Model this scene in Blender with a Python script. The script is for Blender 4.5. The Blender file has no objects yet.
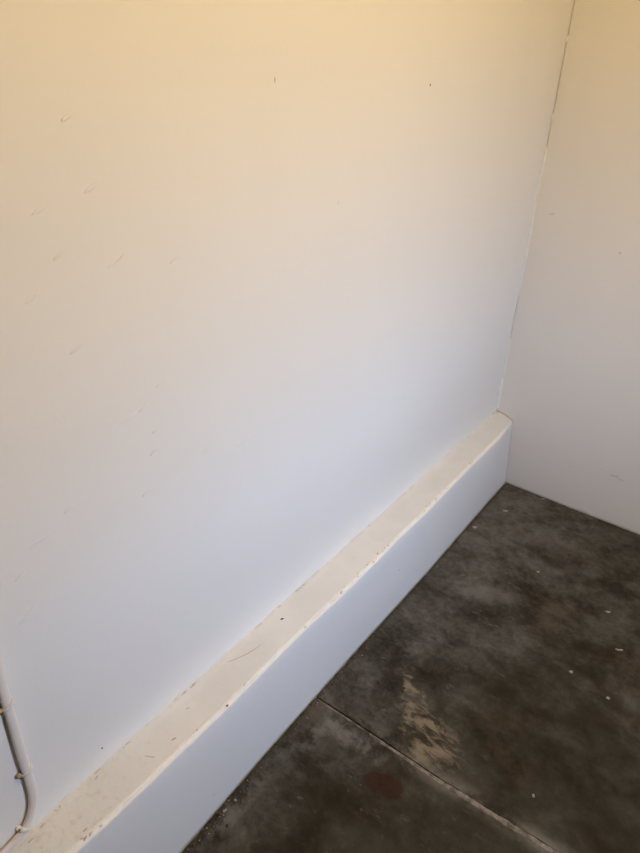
import bpy, bmesh, math, random
from mathutils import Vector, Matrix, noise

# ------------------------------------------------------------------ camera
scene = bpy.context.scene
COL = scene.collection
F_PX, IMG_W, IMG_H = 618.89, 640, 853
cam_data = bpy.data.cameras.new('camera')
cam = bpy.data.objects.new('camera', cam_data)
COL.objects.link(cam)
cam_data.sensor_fit = 'VERTICAL'
cam_data.sensor_height = 36.0
cam_data.lens = 36.0 * F_PX / IMG_H
cam_data.clip_start = 0.02
YAW, PITCH, ROLL = -0.6448, -0.5319, 0.0241
fwd = Vector((math.sin(YAW) * math.cos(PITCH), math.cos(YAW) * math.cos(PITCH), math.sin(PITCH)))
rt = Vector((math.cos(YAW), -math.sin(YAW), 0))
up = rt.cross(fwd)
rt2 = rt * math.cos(ROLL) + up * math.sin(ROLL)
up2 = up * math.cos(ROLL) - rt * math.sin(ROLL)
M = Matrix((rt2, up2, -fwd)).transposed().to_4x4()
M.translation = (0.7259, -2.1068, 1.4548)
cam.matrix_world = M
scene.camera = cam

# ------------------------------------------------------------------ room size and opening
RX, RY, RZ = 1.6, -3.6, 2.5           # room: x 0..RX, y RY..0, z 0..RZ
DY0, DY1, DZ0, DZ1 = -1.38, -0.86, 0.62, 1.58   # window opening in the wall opposite wall_left

# ------------------------------------------------------------------ world, lights, exposure (overcast daylight, no sun)
world = bpy.data.worlds.new('sky')
scene.world = world
world.use_nodes = True
bg = world.node_tree.nodes['Background']
bg.inputs[0].default_value = (0.525, 0.695, 0.98, 1)
bg.inputs[1].default_value = 3.36

portal_data = bpy.data.lights.new('window_portal', 'AREA')     # only guides sky sampling through the window
portal_data.shape = 'RECTANGLE'
portal_data.size = DY1 - DY0
portal_data.size_y = DZ1 - DZ0
portal_data.cycles.is_portal = True
portal = bpy.data.objects.new('window_portal', portal_data)
COL.objects.link(portal)
portal.location = (RX + 0.13, (DY0 + DY1) / 2, (DZ0 + DZ1) / 2)
portal.rotation_euler = (math.radians(90), 0, math.radians(90))

lamp_data = bpy.data.lights.new('ceiling_bulb', 'POINT')        # warm bulb on the ceiling
lamp_data.energy = 6.9
lamp_data.color = (1.0, 0.725, 0.295)
lamp_data.shadow_soft_size = 0.09
lamp = bpy.data.objects.new('ceiling_bulb', lamp_data)
COL.objects.link(lamp)
LAMP = (1.1, -1.3, RZ - 0.18)
lamp.location = LAMP

vs = scene.view_settings
vs.view_transform = 'Standard'
vs.look = 'None'
vs.gamma = 1.0
vs.use_curve_mapping = False
vs.exposure = 2.49

# ------------------------------------------------------------------ material helpers
class N:
    def __init__(self, name):
        self.mat = bpy.data.materials.new(name)
        self.mat.use_nodes = True
        self.t = self.mat.node_tree
        self.bsdf = self.t.nodes['Principled BSDF']
        self.co = self.t.nodes.new('ShaderNodeTexCoord').outputs['Object']

    def _in(self, sock, v):
        if hasattr(v, 'node'):
            self.t.links.new(v, sock)
        elif isinstance(v, (tuple, list)):
            sock.default_value = tuple(v) + ((1,) if len(sock.default_value) == 4 and len(v) == 3 else ())
        else:
            sock.default_value = v

    def math(self, op, a, b=0.0, clamp=False):
        n = self.t.nodes.new('ShaderNodeMath'); n.operation = op; n.use_clamp = clamp
        self._in(n.inputs[0], a); self._in(n.inputs[1], b)
        return n.outputs[0]

    def xyz(self):
        n = self.t.nodes.new('ShaderNodeSeparateXYZ'); self._in(n.inputs[0], self.co)
        return n.outputs

    def smooth(self, v, lo, hi, a=0.0, b=1.0):
        n = self.t.nodes.new('ShaderNodeMapRange'); n.interpolation_type = 'SMOOTHSTEP'
        self._in(n.inputs[0], v)
        for i, x in enumerate((lo, hi, a, b)):
            self._in(n.inputs[i + 1], x)
        return n.outputs[0]

    def noise(self, scale, detail=4.0, rough=0.5, dist=0.0, stretch=None, rot=0.0, off=(0, 0, 0)):
        vec = self.co
        m = self.t.nodes.new('ShaderNodeMapping')
        m.inputs['Location'].default_value = off
        m.inputs['Rotation'].default_value = (0, 0, rot)
        if stretch:
            m.inputs['Scale'].default_value = stretch
        self._in(m.inputs['Vector'], vec)
        n = self.t.nodes.new('ShaderNodeTexNoise')
        self._in(n.inputs['Vector'], m.outputs[0])
        n.inputs['Scale'].default_value = scale
        n.inputs['Detail'].default_value = detail
        n.inputs['Roughness'].default_value = rough
        n.inputs['Distortion'].default_value = dist
        return n.outputs[0]

    def mix(self, f, a, b):
        n = self.t.nodes.new('ShaderNodeMix'); n.data_type = 'RGBA'
        self._in(n.inputs['Factor'], f); self._in(n.inputs['A'], a); self._in(n.inputs['B'], b)
        return n.outputs['Result']

    def mul(self, a, b): return self.math('MULTIPLY', a, b)
    def add(self, a, b): return self.math('ADD', a, b)
    def sub(self, a, b): return self.math('SUBTRACT', a, b)
    def inv(self, a): return self.math('SUBTRACT', 1.0, a)

    def out(self, col, rough=0.6, spec=0.4, bump=None, strength=0.2, dist=0.002):
        self._in(self.bsdf.inputs['Base Color'], col)
        self._in(self.bsdf.inputs['Roughness'], rough)
        self.bsdf.inputs['Specular IOR Level'].default_value = spec
        if bump is not None:
            b = self.t.nodes.new('ShaderNodeBump')
            b.inputs['Strength'].default_value = strength
            b.inputs['Distance'].default_value = dist
            self._in(b.inputs['Height'], bump)
            self.t.links.new(b.outputs[0], self.bsdf.inputs['Normal'])
        return self.mat


def plain(name, col, rough=0.6, spec=0.3, var=0.12, scale=60.0):
    n = N(name)
    f = n.noise(scale, 3.0)
    lo = tuple(c * (1 - var) for c in col); hi = tuple(min(1, c * (1 + var)) for c in col)
    return n.out(n.mix(f, lo, hi), rough, spec)


def paint_material(name, base, dirt_base=False):
    n = N(name)
    blotch = n.noise(2.2, 3.0, 0.5)
    fine = n.noise(26.0, 4.0, 0.6)
    col = n.mix(n.smooth(blotch, 0.3, 0.7), tuple(c * 0.985 for c in base), base)
    if dirt_base:      # thin tan splash line of floor grime along the foot of the plinth and wall
        z = n.xyz()[2]
        edge = n.smooth(n.add(z, n.mul(n.sub(fine, 0.5), 0.012)), 0.000, 0.007, 0.65, 0.0)
        col = n.mix(edge, col, (0.46, 0.42, 0.33))
    h = n.add(n.mul(n.noise(9.0, 5.0, 0.55), 0.7), n.mul(n.noise(120.0, 3.0, 0.6), 0.12))
    return n.out(col, 0.55, 0.25, h, 0.35, 0.004)


def plinth_face_material(base):
    n = N('plinth_face_paint')
    x, y, z = n.xyz()
    fine = n.noise(26.0, 4.0, 0.6)
    jag = n.noise(48.0, 6.0, 0.7, 0.0, (0.0, 1.0, 0.15))
    col = n.mix(n.smooth(n.noise(3.0, 3.0, 0.5), 0.3, 0.7), tuple(c * 0.98 for c in base), base)
    foot = n.smooth(n.add(z, n.mul(n.sub(fine, 0.5), 0.010)), 0.002, 0.010, 0.75, 0.0)
    col = n.mix(foot, col, (0.46, 0.42, 0.33))
    # cream top coat lapping raggedly over the arris
    lap = n.smooth(n.add(z, n.mul(n.sub(jag, 0.5), 0.022)), 0.2915, 0.2930)
    col = n.mix(lap, col, (0.84, 0.83, 0.79))
    h = n.add(n.mul(n.noise(9.0, 5.0, 0.55), 0.7), n.mul(n.noise(120.0, 3.0, 0.6), 0.12))
    return n.out(col, 0.55, 0.25, h, 0.25, 0.004)


MAT = {}
MAT['paint'] = paint_material('wall_paint', (0.80, 0.795, 0.785), True)
MAT['plinth_face'] = plinth_face_material((0.79, 0.795, 0.80))
MAT['ceiling'] = plain('varnished_ceiling_boards', (0.66, 0.47, 0.26), 0.6, 0.3, 0.12, 4)


def ledge_top_material():
    n = N('dusty_ledge_paint')
    x, y, z = n.xyz()
    big = n.noise(7.0, 5.0, 0.6, 0.4)
    fine = n.noise(70.0, 4.0, 0.65)
    col = n.mix(n.smooth(big, 0.3, 0.7), (0.73, 0.745, 0.745), (0.78, 0.80, 0.80))
    # brown grime along the wall joint and towards the near end
    near = n.smooth(n.math('MULTIPLY', y, -1.0), 1.55, 2.0)
    dirt = n.smooth(n.add(fine, n.mul(near, 0.16)), 0.62, 0.80)
    col = n.mix(n.mul(dirt, 0.30), col, (0.55, 0.46, 0.36))
    back = n.mul(n.smooth(x, 0.002, 0.010, 1.0, 0.0), n.smooth(n.noise(22.0, 3.0, 0.6), 0.50, 0.68))
    col = n.mix(n.mul(back, 0.35), col, (0.55, 0.47, 0.38))
    h = n.add(n.noise(14.0, 5.0, 0.6), n.mul(fine, 0.25))
    return n.out(col, 0.7, 0.2, h, 0.4, 0.004)


MAT['ledge_top'] = ledge_top_material()
MAT['dull'] = plain('faint_scratch', (0.60, 0.57, 0.52), 0.8, 0.1, 0.1, 60)
MAT['bead'] = plain('thick_edge_paint', (0.85, 0.86, 0.86), 0.5, 0.3, 0.05, 90)
MAT['grime'] = plain('dark_grime', (0.10, 0.08, 0.06), 0.9, 0.1, 0.4, 80)
MAT['smudge'] = plain('grey_smudge', (0.64, 0.63, 0.61), 0.8, 0.1, 0.2, 60)
MAT['tan'] = plain('tan_grime', (0.56, 0.48, 0.39), 0.9, 0.1, 0.25, 90)
MAT['void'] = plain('cracked_joint_dirt', (0.12, 0.08, 0.05), 0.95, 0.05, 0.4, 60)
MAT['cable'] = plain('painted_cable_sheath', (0.75, 0.70, 0.66), 0.45, 0.35, 0.05, 40)
MAT['clip'] = plain('painted_clip_plastic', (0.78, 0.74, 0.68), 0.5, 0.35, 0.08, 200)
MAT['nail'] = plain('tarnished_nail_boss', (0.42, 0.35, 0.24), 0.6, 0.3, 0.4, 300)
MAT['flake'] = plain('white_paint_flake', (0.33, 0.295, 0.235), 0.7, 0.2, 0.15, 200)
MAT['grit'] = plain('brown_grit', (0.045, 0.027, 0.018), 0.9, 0.1, 0.5, 90)
MAT['brown_crumb'] = plain('brown_crumb', (0.05, 0.030, 0.02), 0.8, 0.1, 0.3, 200)
MAT['earth'] = plain('sandy_earth', (0.50, 0.34, 0.17), 0.95, 0.05, 0.1, 1.5)
MAT['outer'] = plain('dark_unseen_wall', (0.12, 0.10, 0.09), 0.8, 0.1, 0.05, 3)  # unseen walls, coloured dark to cut the light bounced back into the room


def floor_material():
    n = N('sealed_concrete')
    x, y, z = n.xyz()
    big = n.noise(3.2, 4.0, 0.55, 0.2)
    mid = n.noise(6.5, 6.0, 0.58, 0.3, (1.0, 1.25, 1.0), 0.5)
    sml = n.noise(26.0, 8.0, 0.72, 0.1)
    fine = n.noise(140.0, 3.0, 0.7)
    grain = n.noise(62.0, 6.0, 0.72)
    tex = n.add(n.add(n.mul(mid, 0.62), n.mul(sml, 0.24)), n.mul(grain, 0.14))      # 0..1, mean .5
    brown = n.mix(n.smooth(big, 0.35, 0.65), (0.0135, 0.0108, 0.0058), (0.024, 0.0180, 0.0108))
    olive = n.mix(n.smooth(tex, 0.34, 0.68), brown, (0.055, 0.0510, 0.037))
    # pale cement dust, most of it along the plinth and in the far corner
    dx = n.smooth(x, 0.10, 0.55, 0.75, 0.0)
    dy = n.add(n.smooth(y, -1.15, -0.2, 0.0, 0.55), n.mul(n.smooth(y, -1.5, -1.25, -0.40, 0.0), n.smooth(x, 0.12, 0.24)))
    dust = n.add(n.add(dx, dy), n.mul(n.sub(tex, 0.5), 2.6))
    dust = n.add(dust, n.mul(n.sub(big, 0.5), 0.9))
    dust = n.smooth(dust, 0.05, 1.45)
    grey = n.mix(n.smooth(n.add(n.add(n.mul(sml, .4), n.mul(grain, .25)), n.mul(mid, .35)), 0.36, 0.66), (0.066, 0.0615, 0.053), (0.160, 0.154, 0.140))
    col = n.mix(dust, olive, grey)
    # scattered rusty tint
    rust = n.mul(n.smooth(n.noise(4.0, 4.0, 0.6, 0.2, None, 0.0, (3.1, 1.7, 0)), 0.54, 0.70), n.smooth(sml, 0.4, 0.6))
    col = n.mix(n.mul(rust, 0.5), col, (0.085, 0.050, 0.030))
    # light scuffs
    scuff = n.mul(n.smooth(n.noise(18.0, 8.0, 0.74, 0.2, (1.0, 2.2, 1.0), -0.5, (7, 2, 0)), 0.57, 0.68), n.smooth(x, 0.75, 0.25))
    col = n.mix(n.mul(scuff, 0.45), col, (0.19, 0.175, 0.148))

    def local(ax, ay, ang, jitter):
        c, s = math.cos(ang), math.sin(ang)
        px = n.add(n.sub(x, ax), n.mul(n.sub(sml, 0.5), jitter))
        py = n.add(n.sub(y, ay), n.mul(n.sub(n.noise(30.0, 5.0, 0.7, 0.3, None, 0.0, (5, 9, 0)), 0.5), jitter))
        t = n.add(n.mul(px, c), n.mul(py, s))
        q = n.sub(n.mul(py, c), n.mul(px, s))
        return t, q

    # worn pale patches beside the joint and along the plinth
    for (ax, ay, ang, la, lb, k) in ((.150, -1.375, 1.1, .085, .030, .75), (.245, -1.300, .05, .090, .022, .80), (.170, -1.150, .9, .07, .03, .35), (.30, -.62, .5, .11, .04, .25), (.135, -1.60, 1.5, .14, .020, .5), (.22, -.95, 1.0, .12, .035, .35)):
        t, q = local(ax, ay, ang, 0.09)
        rr = n.math('SQRT', n.add(n.math('POWER', n.math('DIVIDE', t, la), 2.0), n.math('POWER', n.math('DIVIDE', q, lb), 2.0)))
        pm = n.mul(n.smooth(rr, 0.3, 1.3, 1.0, 0.0), n.smooth(tex, 0.40, 0.60))
        col = n.mix(n.mul(pm, k), col, (0.215, 0.208, 0.190))
    # tan mortar spill fanning out towards the joint
    t, q = local(0.232, -1.035, math.radians(-43), 0.085)
    w = n.smooth(t, 0.0, 0.28, 0.012, 0.080)
    body = n.mul(n.smooth(n.math('DIVIDE', n.math('ABSOLUTE', q), w), 0.55, 1.15, 1.0, 0.0), n.smooth(t, -0.01, 0.03))
    body = n.mul(body, n.smooth(t, 0.25, 0.31, 1.0, 0.0))
    body = n.mul(body, n.smooth(y, -1.256, -1.250))
    crust = n.smooth(n.noise(30.0, 8.0, 0.68, 0.5, (0.55, 1.4, 1.0), 0.75, (1, 4, 0)), 0.41, 0.60, 0.05, 1.0)
    spill = n.mul(body, crust)
    col = n.mix(n.mul(spill, 0.85), col, (0.235, 0.190, 0.130))
    # pale scatter beside the joint
    jd = n.math('ABSOLUTE', n.add(n.add(y, 1.262), n.mul(x, -0.030)))
    along = n.mul(n.smooth(n.add(jd, n.mul(n.sub(sml, 0.5), 0.05)), 0.0, 0.040, 1.0, 0.0), n.smooth(tex, 0.44, 0.60))
    col = n.mix(n.mul(along, 0.65), col, (0.20, 0.18, 0.145))
    # dark red-brown stain
    t, q = local(0.367, -1.345, math.radians(16), 0.030)
    rr = n.math('SQRT', n.add(n.math('POWER', n.math('DIVIDE', t, 0.052), 2.0), n.math('POWER', n.math('DIVIDE', q, 0.029), 2.0)))
    red = n.smooth(rr, 0.82, 1.05, 1.0, 0.0)
    col = n.mix(n.mul(red, 0.85), col, n.mix(n.smooth(sml, 0.3, 0.7), (0.030, 0.012, 0.008), (0.042, 0.020, 0.012)))
    # darker floor edge at the foot of the plinth and far wall
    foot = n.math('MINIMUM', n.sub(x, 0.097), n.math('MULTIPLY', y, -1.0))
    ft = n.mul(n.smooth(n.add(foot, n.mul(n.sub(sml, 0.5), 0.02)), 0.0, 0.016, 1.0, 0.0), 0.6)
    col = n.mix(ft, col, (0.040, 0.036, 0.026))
    speck = n.mul(n.smooth(fine, 0.66, 0.74), n.smooth(mid, 0.4, 0.6))
    col = n.mix(n.mul(speck, 0.4), col, (0.24, 0.22, 0.18))
    rough = n.add(0.48, n.mul(dust, 0.2))
    h = n.add(n.add(n.mul(mid, 0.6), n.mul(sml, 0.3)), n.mul(spill, 0.5))
    return n.out(col, rough, 0.10, h, 0.35, 0.004)


MAT['floor'] = floor_material()


def mortar_material():
    n = N('joint_mortar')
    f = n.noise(55.0, 6.0, 0.7)
    return n.out(n.mix(n.smooth(f, 0.3, 0.7), (0.08, 0.066, 0.050), (0.27, 0.23, 0.18)), 0.85, 0.2, f, 0.5, 0.004)


MAT['mortar'] = mortar_material()

# ------------------------------------------------------------------ geometry helpers
def obj(name, bm, mats, parent=None, smooth=False):
    me = bpy.data.meshes.new(name)
    bmesh.ops.recalc_face_normals(bm, faces=bm.faces)
    bm.to_mesh(me); bm.free()
    for m in (mats if isinstance(mats, (list, tuple)) else [mats]):
        me.materials.append(MAT[m])
    if smooth:
        for p in me.polygons:
            p.use_smooth = True
    o = bpy.data.objects.new(name, me)
    COL.objects.link(o)
    if parent is not None:
        o.parent = parent
        o.matrix_parent_inverse = parent.matrix_world.inverted()
    return o


def tag(o, label=None, cat=None, group=None, kind=None):
    for k, v in (('label', label), ('category', cat), ('group', group), ('kind', kind)):
        if v:
            o[k] = v
    return o


def box(bm, a, b):
    vs_ = [bm.verts.new((x, y, z)) for x in (a[0], b[0]) for y in (a[1], b[1]) for z in (a[2], b[2])]
    for f in ((0, 1, 3, 2), (4, 6, 7, 5), (0, 4, 5, 1), (2, 3, 7, 6), (0, 2, 6, 4), (1, 5, 7, 3)):
        bm.faces.new([vs_[i] for i in f])


def interp(pts, t):
    """piecewise-linear list of (t, v...) sorted by t"""
    if t <= pts[0][0]:
        return pts[0][1:]
    for a, b in zip(pts, pts[1:]):
        if t <= b[0]:
            f = (t - a[0]) / (b[0] - a[0])
            return tuple(p + (q - p) * f for p, q in zip(a[1:], b[1:]))
    return pts[-1][1:]


def n1(t, s, seed=0.0):
    return noise.noise(Vector((t * s, seed * 7.31 + 0.37, seed * 1.7)))


def blob(bm, c, r, u, v, w, seed=0, rough=0.25, seg=8, rings=5):
    """small lumpy ellipsoid with half axes u,v,w"""
    rows = []
    for i in range(rings + 1):
        th = math.pi * i / rings
        row = []
        for j in range(seg):
            ph = 2 * math.pi * j / seg
            d = u * (math.sin(th) * math.cos(ph)) + v * (math.sin(th) * math.sin(ph)) + w * math.cos(th)
            k = 1 + rough * noise.noise(Vector((math.cos(ph) * 1.7 + seed * 3.1, math.sin(ph) * 1.7 + seed, math.cos(th) * 1.5)))
            row.append(Vector(c) + d * (r * k))
            if i in (0, rings):
                break
        rows.append([bm.verts.new(p) for p in row])
    for a, b in zip(rows, rows[1:]):
        for j in range(seg):
            k = (j + 1) % seg
            if len(a) == 1:
                bm.faces.new((a[0], b[j], b[k]))
            elif len(b) == 1:
                bm.faces.new((a[j], b[0], a[k]))
            else:
                bm.faces.new((a[j], b[j], b[k], a[k]))


def sweep(bm, pts, frame, closed_profile, cap=True):
    """pts: centres; frame(i) -> list of Vector offsets for that station"""
    rows = []
    for i, p in enumerate(pts):
        rows.append([bm.verts.new(Vector(p) + o) for o in frame(i)])
    m = len(rows[0])
    for a, b in zip(rows, rows[1:]):
        for j in range(m if closed_profile else m - 1):
            k = (j + 1) % m
            bm.faces.new((a[j], a[k], b[k], b[j]))
    if cap and closed_profile:
        bm.faces.new(rows[0][::-1]); bm.faces.new(rows[-1])


# ------------------------------------------------------------------ walls
def relief(a, b, seed):
    """gentle hand-plastered unevenness, metres"""
    return 0.0016 * noise.noise(Vector((a * 3.1, b * 3.1, seed))) + 0.0007 * noise.noise(Vector((a * 11, b * 11, seed + 5)))


def grid_wall(name, fn, us, vs_, back):
    """front sheet from fn(u,v) plus a flat back and rim, giving the wall its thickness"""
    bm = bmesh.new()
    g = [[bm.verts.new(fn(u, v)) for v in vs_] for u in us]
    for i in range(len(us) - 1):
        for j in range(len(vs_) - 1):
            bm.faces.new((g[i][j], g[i + 1][j], g[i + 1][j + 1], g[i][j + 1]))
    rim = [g[i][0] for i in range(len(us))] + [g[-1][j] for j in range(1, len(vs_))] + \
          [g[i][-1] for i in range(len(us) - 2, -1, -1)] + [g[0][j] for j in range(len(vs_) - 2, 0, -1)]
    outer = [bm.verts.new(Vector(v.co) * 1.0) for v in rim]
    for o in outer:
        back(o)
    for i in range(len(rim)):
        k = (i + 1) % len(rim)
        bm.faces.new((rim[i], rim[k], outer[k], outer[i]))
    bm.faces.new(outer)
    o = obj(name, bm, 'paint', None, True)
    return tag(o, kind='structure')


def frange(a, b, s):
    n = max(1, int(round((b - a) / s)))
    return [a + (b - a) * i / n for i in range(n + 1)]


def back_x(v): v.co.x = -0.15
def back_y(v): v.co.y = 0.16


ys = frange(RY, -2.4, 0.1) + frange(-2.38, 0.02, 0.02)
zs = frange(-0.05, 1.8, 0.02) + frange(1.85, RZ, 0.065)
wall_left = grid_wall('wall_left', lambda y, z: (relief(y, z, 1.0) * min(1, abs(y - 0.02) * 8), y, z), ys, zs, back_x)
wall_left['label'] = 'long white plastered wall lit by daylight behind the low plinth'


# the crack up the corner: the far wall's edge stands off the left wall by a ragged few millimetres
CRACK = [(-0.1, -0.001), (0.30, -0.001), (0.50, -0.001), (0.56, 0.0005), (0.60, 0.0012), (0.66, -0.0006), (0.70, 0.0013), (0.76, 0.0016), (0.79, -0.001),
         (1.04, -0.001), (1.08, 0.0010), (1.11, -0.001), (1.18, 0.0016), (1.26, 0.0018), (1.31, 0.0022), (1.315, -0.001), (1.33, -0.001), (1.34, 0.0024),
         (1.40, 0.0030), (1.47, 0.0028), (1.49, 0.0034), (1.50, 0.0), (1.515, 0.003), (1.52, -0.001), (1.535, -0.001), (1.54, 0.0034), (1.58, 0.0036), (1.585, 0.0), (1.595, 0.0006), (1.60, 0.0034),
         (1.75, 0.003), (2.6, 0.002)]


def crack_gap(z):
    g = interp(CRACK, z)[0]
    return g * 0.42 + 0.0003 * n1(z, 60, 2.0)


def far_fn(t, z):
    x = crack_gap(z) + (RX - crack_gap(z)) * t
    # plaster swells out a little where the plinth dies into this wall
    return (x, relief(x, z, 4.0) * min(1, x * 12), z)


ts = [0, 0.003, 0.008] + frange(0.015, 0.45, 0.01) + frange(0.47, 1.0, 0.02)
zf = frange(-0.05, 1.8, 0.01) + frange(1.85, RZ, 0.065)
wall_far = grid_wall('wall_far', far_fn, ts, zf, back_y)
wall_far['label'] = 'shaded white end wall meeting the long wall at a cracked corner'
bm = bmesh.new()
box(bm, (-0.04, 0.012, -0.05), (0.03, 0.03, RZ))
obj('crack_filling', bm, 'void', wall_far)

# ragged bead of filler dabbed down the corner
bm = bmesh.new()
random.seed(4)
for (z0, z1, r0) in ((0.302, 0.44, 0.0045), (0.44, 0.60, 0.003), (0.76, 1.10, 0.004), (1.10, 1.24, 0.0032), (1.312, 1.336, 0.0042), (1.517, 1.538, 0.0045), (1.583, 1.597, 0.004)):
    st = frange(z0, z1, 0.006)
    pts = [(0.0015 + 0.0012 * n1(z, 14, 3), -0.0015, z) for z in st]

    def fr(i, st=st, r0=r0):
        z = st[i]
        e = min(1, (z - st[0]) / 0.006 + 0.25, (st[-1] - z) / 0.006 + 0.25)
        r = r0 * e * (0.8 + 0.7 * abs(n1(z, 45, 6)))
        return [Vector((r * math.cos(a), r * math.sin(a), 0)) for a in [k * math.pi / 4 for k in range(8)]]
    sweep(bm, pts, fr, True)
filler = obj('filler_bead', bm, 'bead', wall_far, True)
filler['label'] = 'ragged pale filler dabbed down the corner crack'

# shallow trowel marks proud of the long wall
MARKS = [(-1.704, 1.297, .016), (-1.629, 1.314, .020), (-1.610, 1.218, .022), (-1.509, 1.200, .016), (-1.740, 1.196, .012),
         (-1.691, 1.116, .018), (-1.559, 1.015, .020), (-1.630, 0.979, .026), (-1.578, 0.937, .016), (-1.587, 0.900, .018),
         (-1.479, 0.846, .018), (-1.385, 0.820, .022), (-1.614, 0.832, .018), (-1.752, 0.881, .014), (-1.809, 0.855, .030),
         (-1.849, 0.743, .026), (-1.649, 1.393, .012), (-1.690, 1.241, .014), (-1.843, 0.817, .014), (-1.600, 0.985, .014)]
for i, (y, z, L) in enumerate(MARKS):
    a = math.radians(20 + 18 * n1(i * 1.37, 1.0, 9))
    d = Vector((0, math.cos(a), math.sin(a))); q = Vector((0, -math.sin(a), math.cos(a)))
    bm = bmesh.new()
    blob(bm, (relief(y, z, 1.0), y, z), 1.0, d * L * 0.75, q * 0.0024, Vector((0.0005, 0, 0)), i, 0.35, 10, 6)
    obj('trowel_mark', bm, 'paint', wall_left, True)

# specks and a smudge on the walls
def speck(c, u, v, w, m, parent, name='speck', seed=0):
    bm = bmesh.new()
    blob(bm, c, 1.0, Vector(u), Vector(v), Vector(w), seed, 0.4, 8, 4)
    return obj(name, bm, m, parent, True)


speck((0, -0.7845, 1.4182), (0, .0028, 0), (0, 0, .0035), (.0012, 0, 0), 'grime', wall_left, seed=1)
speck((0, -1.7941, 0.3437), (0, .0022, 0), (0, 0, .0030), (.0012, 0, 0), 'grime', wall_left, seed=2)
speck((0, -1.2791, 1.4296), (0, .0018, 0), (0, 0, .0045), (.0006, 0, 0), 'dull', wall_left, seed=3)
speck((0, -1.1013, 1.223), (0, .0016, 0), (0, 0, .0060), (.0006, 0, 0), 'smudge', wall_left, seed=4)
speck((0.2926, 0, 0.9628), (.0045, 0, 0), (0, 0, .004), (0, .0006, 0), 'smudge', wall_far, seed=5)
speck((0.06, 0, 1.047), (.010, 0, .002), (0, 0, .0012), (0, .0009, 0), 'tan', wall_far, seed=6)
speck((0.470, 0, 0.197), (.020, 0, .004), (-.001, 0, .0030), (0, .0006, 0), 'smudge', wall_far, 'scuff', seed=7)
speck((0.492, 0, 0.190), (.014, 0, -.002), (0, 0, .0022), (0, .0006, 0), 'smudge', wall_far, 'scuff', seed=8)
speck((0.425, 0, 0.205), (.008, 0, .002), (0, 0, .0016), (0, .0005, 0), 'smudge', wall_far, 'scuff', seed=9)

# other walls and the ceiling, out of frame: they carry the window opening the light comes through
bm = bmesh.new()
T = 0.2
box(bm, (RX, RY - T, -0.05), (RX + T, DY0, RZ))
box(bm, (RX, DY1, -0.05), (RX + T, 0.16, RZ))
box(bm, (RX, DY0, DZ1), (RX + T, DY1, RZ))
box(bm, (RX, DY0, -0.05), (RX + T, DY1, DZ0))
tag(obj('wall_right', bm, 'outer'), kind='structure')
bm = bmesh.new()
box(bm, (-0.15, RY - T, -0.05), (RX, RY, RZ))
tag(obj('wall_back', bm, 'outer'), kind='structure')
bm = bmesh.new()
box(bm, (-0.3, RY - 0.35, RZ), (RX + 0.35, 0.3, RZ + 0.15))
ceiling = tag(obj('ceiling', bm, 'ceiling'), kind='structure')
bm = bmesh.new()          # batten holder above the bulb
sweep(bm, [(LAMP[0], LAMP[1], RZ - h_) for h_ in (0.0, 0.012, 0.016, 0.05, 0.075)],
      lambda i: [Vector((math.cos(a), math.sin(a), 0)) * (.045, .045, .024, .022, .026)[i] for a in [k * math.pi / 10 for k in range(20)]], True)
obj('lamp_holder', bm, 'clip', ceiling, True)
bm = bmesh.new()
box(bm, (RX + T, -14, -0.35), (RX + 22, 10, -0.05))
tag(obj('ground', bm, 'earth'), 'bare sandy earth outside the window', kind='structure')

# ------------------------------------------------------------------ low plinth along the long wall
FRONT = sorted([(-4.0, .095), (-1.96, .090), (-1.917, .092), (-1.871, .0955), (-1.849, .0955), (-1.777, .097), (-1.71, .097), (-1.664, .0985), (-1.566, .0995),
         (-1.479, .0985), (-1.403, .0965), (-1.30, .0960), (-1.186, .0995), (-1.099, .1010), (-.979, .1005), (-.878, .098), (-.732, .102),
         (-.586, .0985), (-.414, .0965), (-.193, .0965), (-.134, .092), (-.06, .083), (0.0, .071)])
FOOT = sorted([(-4.0, .102), (-1.737, .102), (-1.6, .0995), (-1.479, .0965), (-1.26, .0955), (-1.024, .0945), (-.943, .0955), (-.626, .098), (-.455, .0955), (-.156, .0925), (0.0, .0935)])
TOPZ = [(-4.0, .300), (-.16, .300), (-.08, .294), (0.0, .278)]
BACKZ = [(-4.0, .300), (0.0, .300)]


def ledge_section(y):
    xs_ = interp(FRONT, y)[0]
    xf = xs_ + 0.0007 * n1(y, 55, 1) + 0.0006 * n1(y, 160, 2)
    xb = interp(FOOT, y)[0] + 0.0006 * n1(y, 30, 3)
    zt = interp(TOPZ, y)[0]
    zb = interp(BACKZ, y)[0]
    P = []
    xs = [-0.012, 0.0, 0.006, 0.02, 0.035, 0.05, 0.065, 0.08]
    for k in xs:
        x = k if k <= 0 else k / 0.08 * (xf - 0.006)
        f = max(0, x) / xf
        z = zb + (zt - zb) * f * f + 0.0012 * noise.noise(Vector((x * 20, y * 9, 2.2))) + (0.0035 * (1 - k / 0.006) ** 2 if 0 <= k < 0.006 else 0) * max(0, 0.5 + n1(y, 25, 8))
        P.append((x, y, z))
    r = 0.006
    for a in (30, 60, 90):
        a = math.radians(a)
        P.append((xf - r + r * math.sin(a), y, zt - r + r * math.cos(a)))
    for zz in (0.26, 0.21, 0.16, 0.11, 0.06, 0.02, 0.0, -0.04):
        z = zz if zz < 0.26 else min(zz, zt - 0.012)
        f = max(0, z) / zt
        x = xb + (xs_ - xb) * f + 0.0006 * noise.noise(Vector((z * 8, y * 5, 6.6)))
        P.append((x, y, z))
    return P


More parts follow.
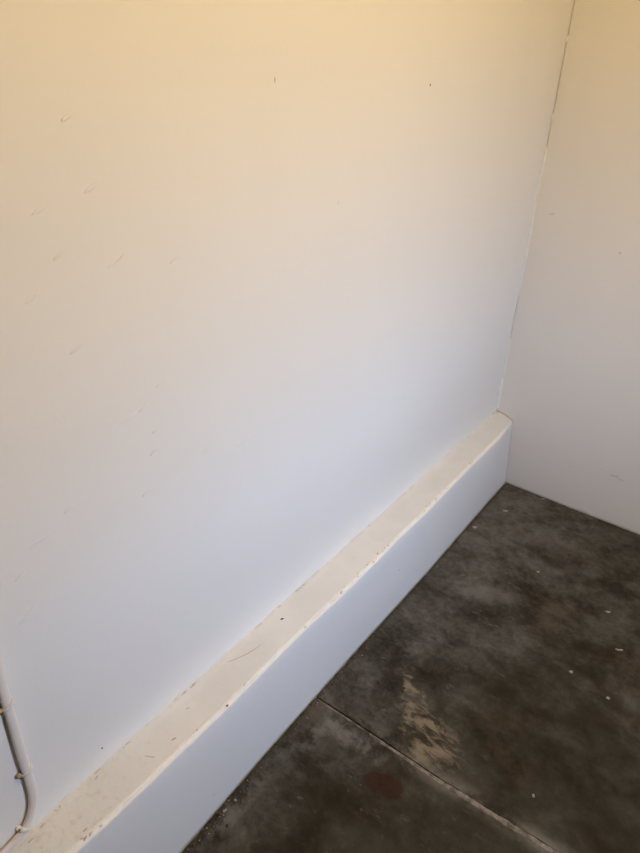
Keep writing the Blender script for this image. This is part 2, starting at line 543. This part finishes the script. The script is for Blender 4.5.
bm = bmesh.new()
rows = []
for y in frange(-4.0, -2.2, 0.05)[:-1] + frange(-2.2, -0.004, 0.006):
    rows.append([bm.verts.new(p) for p in ledge_section(y)])
for a, b in zip(rows, rows[1:]):
    for j in range(len(a) - 1):
        f = bm.faces.new((a[j], a[j + 1], b[j + 1], b[j]))
        f.material_index = 0 if j < 8 else 1
bm.faces.new(rows[-1]); bm.faces.new(rows[0][::-1])
for e in ((rows[0][0], rows[0][-1]),):
    pass
plinth = tag(obj('trim_1', bm, ['ledge_top', 'plinth_face'], None, True), 'low white plastered plinth with dusty cream top along the long wall', kind='structure')

# ragged ridge of thick paint along the front arris
bm = bmesh.new()
st = frange(-2.2, -0.012, 0.004)
pts = []
for y in st:
    pts.append((interp(FRONT, y)[0] - 0.0090 + 0.0008 * n1(y, 30, 10), y, interp(TOPZ, y)[0] - 0.0022))


def bead_frame(i):
    y = st[i]
    w = 0.0060 + 0.0018 * n1(y, 38, 11) + 0.0016 * n1(y, 150, 12)
    h_ = 0.0030 + 0.0006 * n1(y, 60, 13) + 0.0005 * n1(y, 190, 14)
    return [Vector((w * math.cos(t), 0, h_ * math.sin(t))) for t in [a * math.pi / 6 for a in range(12)]]


sweep(bm, pts, bead_frame, True)
obj('paint_bead', bm, 'bead', plinth, True)

# chips, specks and scratches on the plinth
random.seed(11)
def front_at(y): return interp(FRONT, y)[0]


chip_spots = []
for y in ( -0.41, -0.395, -0.655, -0.67, -0.69, -0.705, -0.735, -0.885, -0.905, -0.935, -0.95, -0.965, -0.985, -1.00, -1.015, -1.035, -1.05, -1.075, -1.09, -1.14, -1.155, -1.165, -1.30, -1.505, -1.64, -1.87, -1.885, -1.90):
    chip_spots.append((y + random.uniform(-.004, .004), random.uniform(.003, .014), random.uniform(.0013, .0026)))
for i, (y, inset, r) in enumerate(chip_spots):
    d = Vector((random.uniform(-.4, .4), 1, 0)).normalized()
    speck((front_at(y) - inset, y, 0.3008), d * r * 1.9, Vector((d.y, -d.x, 0)) * r, (0, 0, .0007), 'tan' if i % 3 == 0 else 'smudge', plinth, 'paint_chip', i)
speck((front_at(-1.567) - .003, -1.5668, 0.3015), (.0022, 0, 0), (0, .0028, 0), (0, 0, .0014), 'grime', plinth, 'speck', 41)
speck((.033, -1.3189, .3003), (.002, .0045, 0), (.0022, -.001, 0), (0, 0, .0008), 'grime', plinth, 'speck', 42)
speck((.066, -1.6832, .3003), (.0012, .0050, 0), (.0022, 0, 0), (0, 0, .0007), 'tan', plinth, 'speck', 43)
speck((.0365, -1.62, .3003), (.001, .0035, 0), (.0018, 0, 0), (0, 0, .0007), 'smudge', plinth, 'speck', 44)
speck((.058, -1.7355, .3003), (.010, .0060, 0), (.001, -.0012, 0), (0, 0, .0007), 'smudge', plinth, 'speck', 45)
for i, (y, x, L) in enumerate(((-1.205, .004, .012), (-1.225, .003, .007), (-1.30, .003, .010), (-1.575, .004, .012), (-1.60, .003, .010), (-1.745, .004, .014), (-1.815, .004, .008), (-1.822, .012, .004), (-1.90, .006, .008), (-1.955, .016, .006), (-1.93, .010, .006), (-1.985, .03, .006), (-1.89, .075, .006), (-1.90, .083, .007), (-0.03, .002, .012), (-0.02, .010, .006))):
    for k in range(4):
        yy = y + random.uniform(-1, 1) * L * 0.8
        r = random.uniform(.0008, .0018)
        speck((x + random.uniform(-.001, .002), yy, .3018 if x < .006 else .3004), (r * .4, r * random.uniform(1.2, 2.6), 0), (r, 0, 0), (0, 0, .0006),
              ('tan', 'dull', 'smudge', 'dull')[k], plinth, 'grime_mark', 50 + i * 4 + k)
# curved scratch
bm = bmesh.new()
sc = []
SCR = ((.021, -1.487), (.046, -1.404))
for i in range(15):
    f = i / 14
    sc.append((SCR[0][0] + f * (SCR[1][0] - SCR[0][0]) + .004 * math.sin(math.pi * f), SCR[0][1] + f * (SCR[1][1] - SCR[0][1]), .3006))
sweep(bm, sc, lambda i: [Vector((math.cos(a) * .0013 * math.sin(math.pi * (i + .4) / 15), 0, math.sin(a) * .0006)) for a in [k * math.pi / 3 for k in range(6)]], True)
obj('scratch', bm, 'dull', plinth, True)
speck((interp(FOOT, -.863)[0] + .0015, -.8632, .1594), (0, .0028, 0), (0, 0, .0028), (.001, 0, 0), 'smudge', plinth, 'speck', 80)
speck((interp(FOOT, -1.629)[0] - .0005, -1.6294, .065), (0, .0024, 0), (0, 0, .0032), (.001, 0, 0), 'smudge', plinth, 'speck', 81)

# brown crack where the plinth top dies into the end wall
bm = bmesh.new()
ec = []
for i in range(25):
    f = i / 24
    xq = -0.001 + 0.071 * f
    ec.append((xq, -0.0045 + .0012 * n1(f, 9, 90), .3012 - .020 * f * f))
sweep(bm, ec, lambda i: [Vector((0, math.cos(a) * (.0022 + .0014 * n1(i * .3, 1.0, 91)), math.sin(a) * .0012)) for a in [k * math.pi / 3 for k in range(6)]], True)
obj('end_crack', bm, 'tan', plinth, True)

# ------------------------------------------------------------------ floor: two concrete slabs over a dirt bed
bm = bmesh.new()
box(bm, (-0.15, RY - T, -0.12), (RX + T, 0.16, -0.045))
floor = tag(obj('floor', bm, 'void'), 'dark mottled concrete floor of two slabs with a pale joint', kind='structure')


JOINT = [(0.0, -1.262), (0.0953, -1.259), (0.18, -1.2557), (0.298, -1.2531), (0.4636, -1.2505), (0.5911, -1.2435), (0.6415, -1.2403), (0.738, -1.2331), (2.8, -1.10)]


def joint_y(x): return interp(JOINT, x)[0]


def foot_gap(t, seed): return 0.0040 + 0.0018 * n1(t, 40, seed) + 0.0016 * n1(t, 130, seed + 1) + max(0, n1(t, 18, seed + 2) - .25) * 0.010


def slab(outline):
    bm_ = bmesh.new()
    top_ = [bm_.verts.new((x, y, 0.0)) for x, y in outline]
    rimv = [bm_.verts.new((x, y, -0.044)) for x, y in outline]
    f = bm_.faces.new(top_)
    for i in range(len(top_)):
        k = (i + 1) % len(top_)
        bm_.faces.new((top_[i], rimv[i], rimv[k], top_[k]))
    bmesh.ops.triangulate(bm_, faces=[f])
    return bm_


xs_j = frange(0.10, RX, 0.006)
# far slab
edge_led = [(interp(FOOT, y)[0] + foot_gap(y, 21), y) for y in frange(joint_y(.1) + .002, -0.004, 0.006)]
edge_far = [(x, -foot_gap(x, 31) * 0.9) for x in frange(0.10, 1.2, 0.006) + [RX]]
edge_j = [(x, joint_y(x) + 0.0016 + 0.0012 * n1(x, 50, 41) + 0.0008 * n1(x, 170, 42)) for x in reversed(xs_j)]
obj('concrete_slab', slab(edge_led + edge_far + edge_j), 'floor', floor)
# near slab
edge_led = [(interp(FOOT, y)[0] + foot_gap(y, 51), y) for y in frange(RY, joint_y(.1) - .003, 0.006)]
edge_j = [(x, joint_y(x) - 0.0022 - 0.0012 * n1(x, 45, 61) - 0.0008 * n1(x, 150, 62)) for x in xs_j]
obj('concrete_slab', slab(edge_led + edge_j + [(RX, RY)]), 'floor', floor)
# pale mortar ridge left along the near lip of the joint
bm = bmesh.new()
st2 = frange(0.104, 1.6, 0.005)
pts = [(x, joint_y(x) - 0.0052 + 0.0016 * n1(x, 20, 71), 0.0) for x in st2]


def ridge(i):
    x = st2[i]
    w = 0.0026 + 0.0026 * n1(x, 14, 72) + 0.0022 * n1(x, 90, 73) + 0.0042 * min(1, max(0, (x - .22) * 4))
    w = max(w, 0.0006)
    h_ = 0.0006 + 0.0009 * n1(x, 25, 74) + 0.0006 * n1(x, 110, 75)
    h_ = max(h_, -0.0012)
    return [Vector((0, w * math.cos(a), h_ * math.sin(a) if math.sin(a) > 0 else -0.002 + .018 * math.sin(a))) for a in [k * math.pi / 4 for k in range(8)]]


sweep(bm, pts, ridge, True)
obj('mortar_joint', bm, 'mortar', floor, True)['label'] = 'pale ragged mortar ridge'

# fine grit swept against the foot of the plinth and the end wall, too small to pick apart
for nm, mt, n_, sd in (('dark_grit', 'grit', 150, 5), ('pale_grit', 'flake', 55, 6)):
    random.seed(sd)
    bm = bmesh.new()
    for i in range(n_):
        if i % 5 == 4:
            x_ = random.uniform(.11, .9); y_ = -random.uniform(.004, .018)
        else:
            y_ = random.choice((random.uniform(-1.9, -.05), random.gauss(-1.2, .09), random.gauss(-1.66, .06)))
            y_ = min(-.02, y_)
            x_ = interp(FOOT, y_)[0] + .003 + abs(random.gauss(0, .008 if sd == 5 else .013))
        r = random.uniform(.0008, .0022)
        blob(bm, (x_, y_, r * .35), r, Vector((1.0, .3, 0)), Vector((-.2, .8, 0)), Vector((0, 0, .6)), i, .5, 5, 3)
    tag(obj(nm, bm, mt, floor), kind='stuff')

# ------------------------------------------------------------------ loose flakes on the floor
def flake(c, L, W, ang, label, group=None, m='flake', name='paint_flake', seed=0, h=0.0012):
    """thin broken chip with a ragged outline and a slight curl, lying on the slab"""
    random.seed(seed)
    bm_ = bmesh.new()
    n = 9
    lo, hi, mid_ = [], [], []
    for k in range(n):
        t = 2 * math.pi * k / n
        r = random.uniform(.72, 1.15)
        x, y = L * r * math.cos(t), W * r * math.sin(t)
        curl = h * 1.6 * (x / L) ** 2
        lo.append(bm_.verts.new((x, y, 0.0 if abs(x) < L * .5 else curl * .3)))
        hi.append(bm_.verts.new((x * .93, y * .93, h + curl)))
    a, b = bm_.verts.new((0, 0, 0)), bm_.verts.new((0, 0, h))
    for k in range(n):
        j = (k + 1) % n
        bm_.faces.new((lo[k], lo[j], hi[j], hi[k]))
        bm_.faces.new((b, hi[k], hi[j])); bm_.faces.new((a, lo[j], lo[k]))
    o = obj(name, bm_, m)
    o.location = (c[0], c[1], 0.0)
    o.rotation_euler = (0, 0, ang)
    return tag(o, label, 'paint flake' if m == 'flake' else 'crumb', group)


G = 'loose flakes on the concrete floor'
FX, FY = 0.652, -1.1514
flake((.6248, -.4593), .009, .0045, .3, 'bright cream paint flake on the floor below the end wall, right side', G, seed=1)
flake((.6925, -.590), .010, .0035, .5, 'long dull flake on the dark floor nearest the right frame edge', G, seed=2)
flake((.6075, -.7542), .0062, .0048, 1.0, 'roundish cream flake in the middle of the dark floor', G, seed=3)
flake((.7135, -.7749), .0058, .0042, .2, 'small curved cream flake on the darkest floor at right', G, seed=4)
flake((FX, FY), .0040, .0028, 2.2, 'tiny white flake just beyond the pale floor joint', G, seed=5)
flake((.1195, -.3452), .0085, .0070, .4, 'pale paint drop beside the plinth foot near the room corner', G, seed=6, h=.0008)
flake((.1697, -.1819), .012, .0065, .6, 'large pale paint drop on the floor near the room corner', G, seed=7, h=.0008)
flake((.3883, -.425), .006, .004, .6, 'small grey-white flake on the floor below the end wall', G, seed=8)
flake((.1155, -1.6163), .0062, .0034, 1.3, 'elongated cream flake against the plinth foot at the near end', G, seed=9)
flake((.1185, -1.585), .0036, .0026, .3, 'tiny cream flake beside the plinth foot, farther of the near pair', G, seed=10)
flake((.2041, -1.1214), .0050, .0024, 2.6, 'small dark brown crumb on the grey floor beyond the joint', None, 'brown_crumb', 'crumb', 11, .002)
flake((.143, -1.6372), .0036, .0030, 2.6, 'small dark crumb on the floor near the bottom plinth foot', None, 'brown_crumb', 'crumb', 12, .002)
flake((.2541, -.0165), .0080, .0034, .1, 'pale plaster crumb at the foot of the end wall', G, seed=13)

# ------------------------------------------------------------------ surface cable and its clips
CAB = [(-1.9046, 0.80), (-1.9071, 0.745), (-1.9108, 0.6958), (-1.9146, 0.6441), (-1.9169, 0.5971), (-1.9186, 0.5571), (-1.9215, 0.5037), (-1.9235, 0.4517),
       (-1.9250, 0.4077), (-1.9295, 0.3724), (-1.9409, 0.3430), (-1.9560, 0.3250), (-1.976, 0.3155), (-2.000, 0.3115), (-2.04, 0.3100), (-2.30, 0.3100)]


def catmull(P, per=10):
    out_ = []
    for i in range(len(P) - 1):
        p0 = P[max(0, i - 1)]; p1 = P[i]; p2 = P[i + 1]; p3 = P[min(len(P) - 1, i + 2)]
        for k in range(per):
            t = k / per
            out_.append(tuple(0.5 * (2 * b + (c - a) * t + (2 * a - 5 * b + 4 * c - d) * t * t + (3 * b - a - 3 * c + d) * t ** 3)
                              for a, b, c, d in zip(p0, p1, p2, p3)))
    out_.append(P[-1])
    return out_


upper = [(-1.885, 2.49), (-1.892, 1.6), (-1.898, 1.1)]
path = catmull(upper + CAB)
CX, HW, HT = 0.0060, 0.0076, 0.0048       # standoff, half width, half thickness


def side_dir(i):
    a = path[max(0, i - 1)]; b = path[min(len(path) - 1, i + 1)]
    t = Vector((0, b[0] - a[0], b[1] - a[1])).normalized()
    return Vector((0, -t.z, t.y)), t       # across the cable in the wall plane


bm = bmesh.new()


def cable_frame(i):
    q, t = side_dir(i)
    o_ = []
    for k in range(16):
        a = 2 * math.pi * k / 16
        ca, sa = math.cos(a), math.sin(a)
        o_.append(q * (HW * math.copysign(abs(ca) ** 0.8, ca)) + Vector((HT * math.copysign(abs(sa) ** 0.9, sa), 0, 0)))
    return o_


sweep(bm, [(CX + 0.0006 * n1(i * .1, 1.0, 5), p[0], p[1]) for i, p in enumerate(path)], cable_frame, True)
tag(obj('electrical_cable', bm, 'cable', None, True), 'white painted cable clipped to the long wall, bending along the plinth', 'cable')


def nearest(z=None, y=None):
    best = min(range(len(path)), key=lambda i: abs(path[i][1] - z) if y is None else (path[i][0] - y) ** 2 + (path[i][1] - z) ** 2)
    return best


def cable_clip(i, tilt, label, boss_mat='nail', boss=1.45, wide=0.0028):
    q, t = side_dir(i)
    if q.y > 0:
        q = -q                              # q points to the near (-y) side
    c = Vector((0, path[i][0], path[i][1]))
    root = bpy.data.objects.new('cable_clip', None)
    COL.objects.link(root)
    root.location = c
    root.empty_display_size = 0.01
    tag(root, label, 'cable clip', 'clips holding the wall cable')
    bpy.context.view_layer.update()
    q2 = (q + t * tilt).normalized(); t2 = (t - q * tilt).normalized()
    # strap bent over the cable, from wall to wall
    prof = [(1.28, 0.0), (1.25, .25), (1.14, .62), (.88, .95), (.45, 1.10), (0, 1.13), (-.45, 1.10), (-.88, .95), (-1.14, .62), (-1.25, .25), (-1.28, 0.0)]
    bm_ = bmesh.new()
    rows_ = []
    for (a, b) in prof:
        base = c + q2 * (HW * a) + Vector((CX + HT * b - (HT * 1.0 if b == 0 else 0) * .9, 0, 0))
        nrm = (q2 * a * 0.6 + Vector((b, 0, 0))).normalized()
        rows_.append([bm_.verts.new(base + t2 * wide * s + nrm * h_) for s, h_ in ((-1, 0), (1, 0), (1, .0011), (-1, .0011))])
    for a, b in zip(rows_, rows_[1:]):
        for j in range(4):
            k = (j + 1) % 4
            bm_.faces.new((a[j], a[k], b[k], b[j]))
    bm_.faces.new(rows_[0][::-1]); bm_.faces.new(rows_[-1])
    obj('strap', bm_, 'clip', root, True)
    # nail boss on the near side, with the nail head in it
    bm_ = bmesh.new()
    bc = c + q2 * (HW * 1.55) + t2 * 0.001
    blob(bm_, bc + Vector((.0030, 0, 0)), boss, q2 * .0036, t2 * .0042, Vector((.0042, 0, 0)), 3, .35, 10, 6)
    ob = obj('nail_boss', bm_, boss_mat, root, True)
    bm_ = bmesh.new()
    hc = bc + Vector((.0030 + .0042 * boss, 0, 0))
    sweep(bm_, [hc, hc + Vector((.0010, 0, 0))], lambda k: [(q2 * math.cos(a) + t2 * math.sin(a)) * .0017 for a in [m * math.pi / 4 for m in range(8)]], True)
    obj('nail_head', bm_, 'grime', ob, True)
    # small locking tab on the far side
    bm_ = bmesh.new()
    blob(bm_, c - q2 * (HW * 1.28) - t2 * .0035 + Vector((.004, 0, 0)), 1.0, q2 * .0014, t2 * .0026, Vector((.0026, 0, 0)), 5, .3, 8, 5)
    obj('lock_tab', bm_, 'smudge', root, True)
    return root


cable_clip(nearest(z=0.610), 0.45, 'uppermost cable clip with tan nail boss at the frame edge')
cable_clip(nearest(z=0.4515), 0.30, 'middle cable clip with tan nail boss on the straight cable')
cable_clip(nearest(z=0.325, y=-1.956), 0.0, 'lowest white cable clip where the cable bends onto the plinth', 'clip', 1.0, 0.0042)
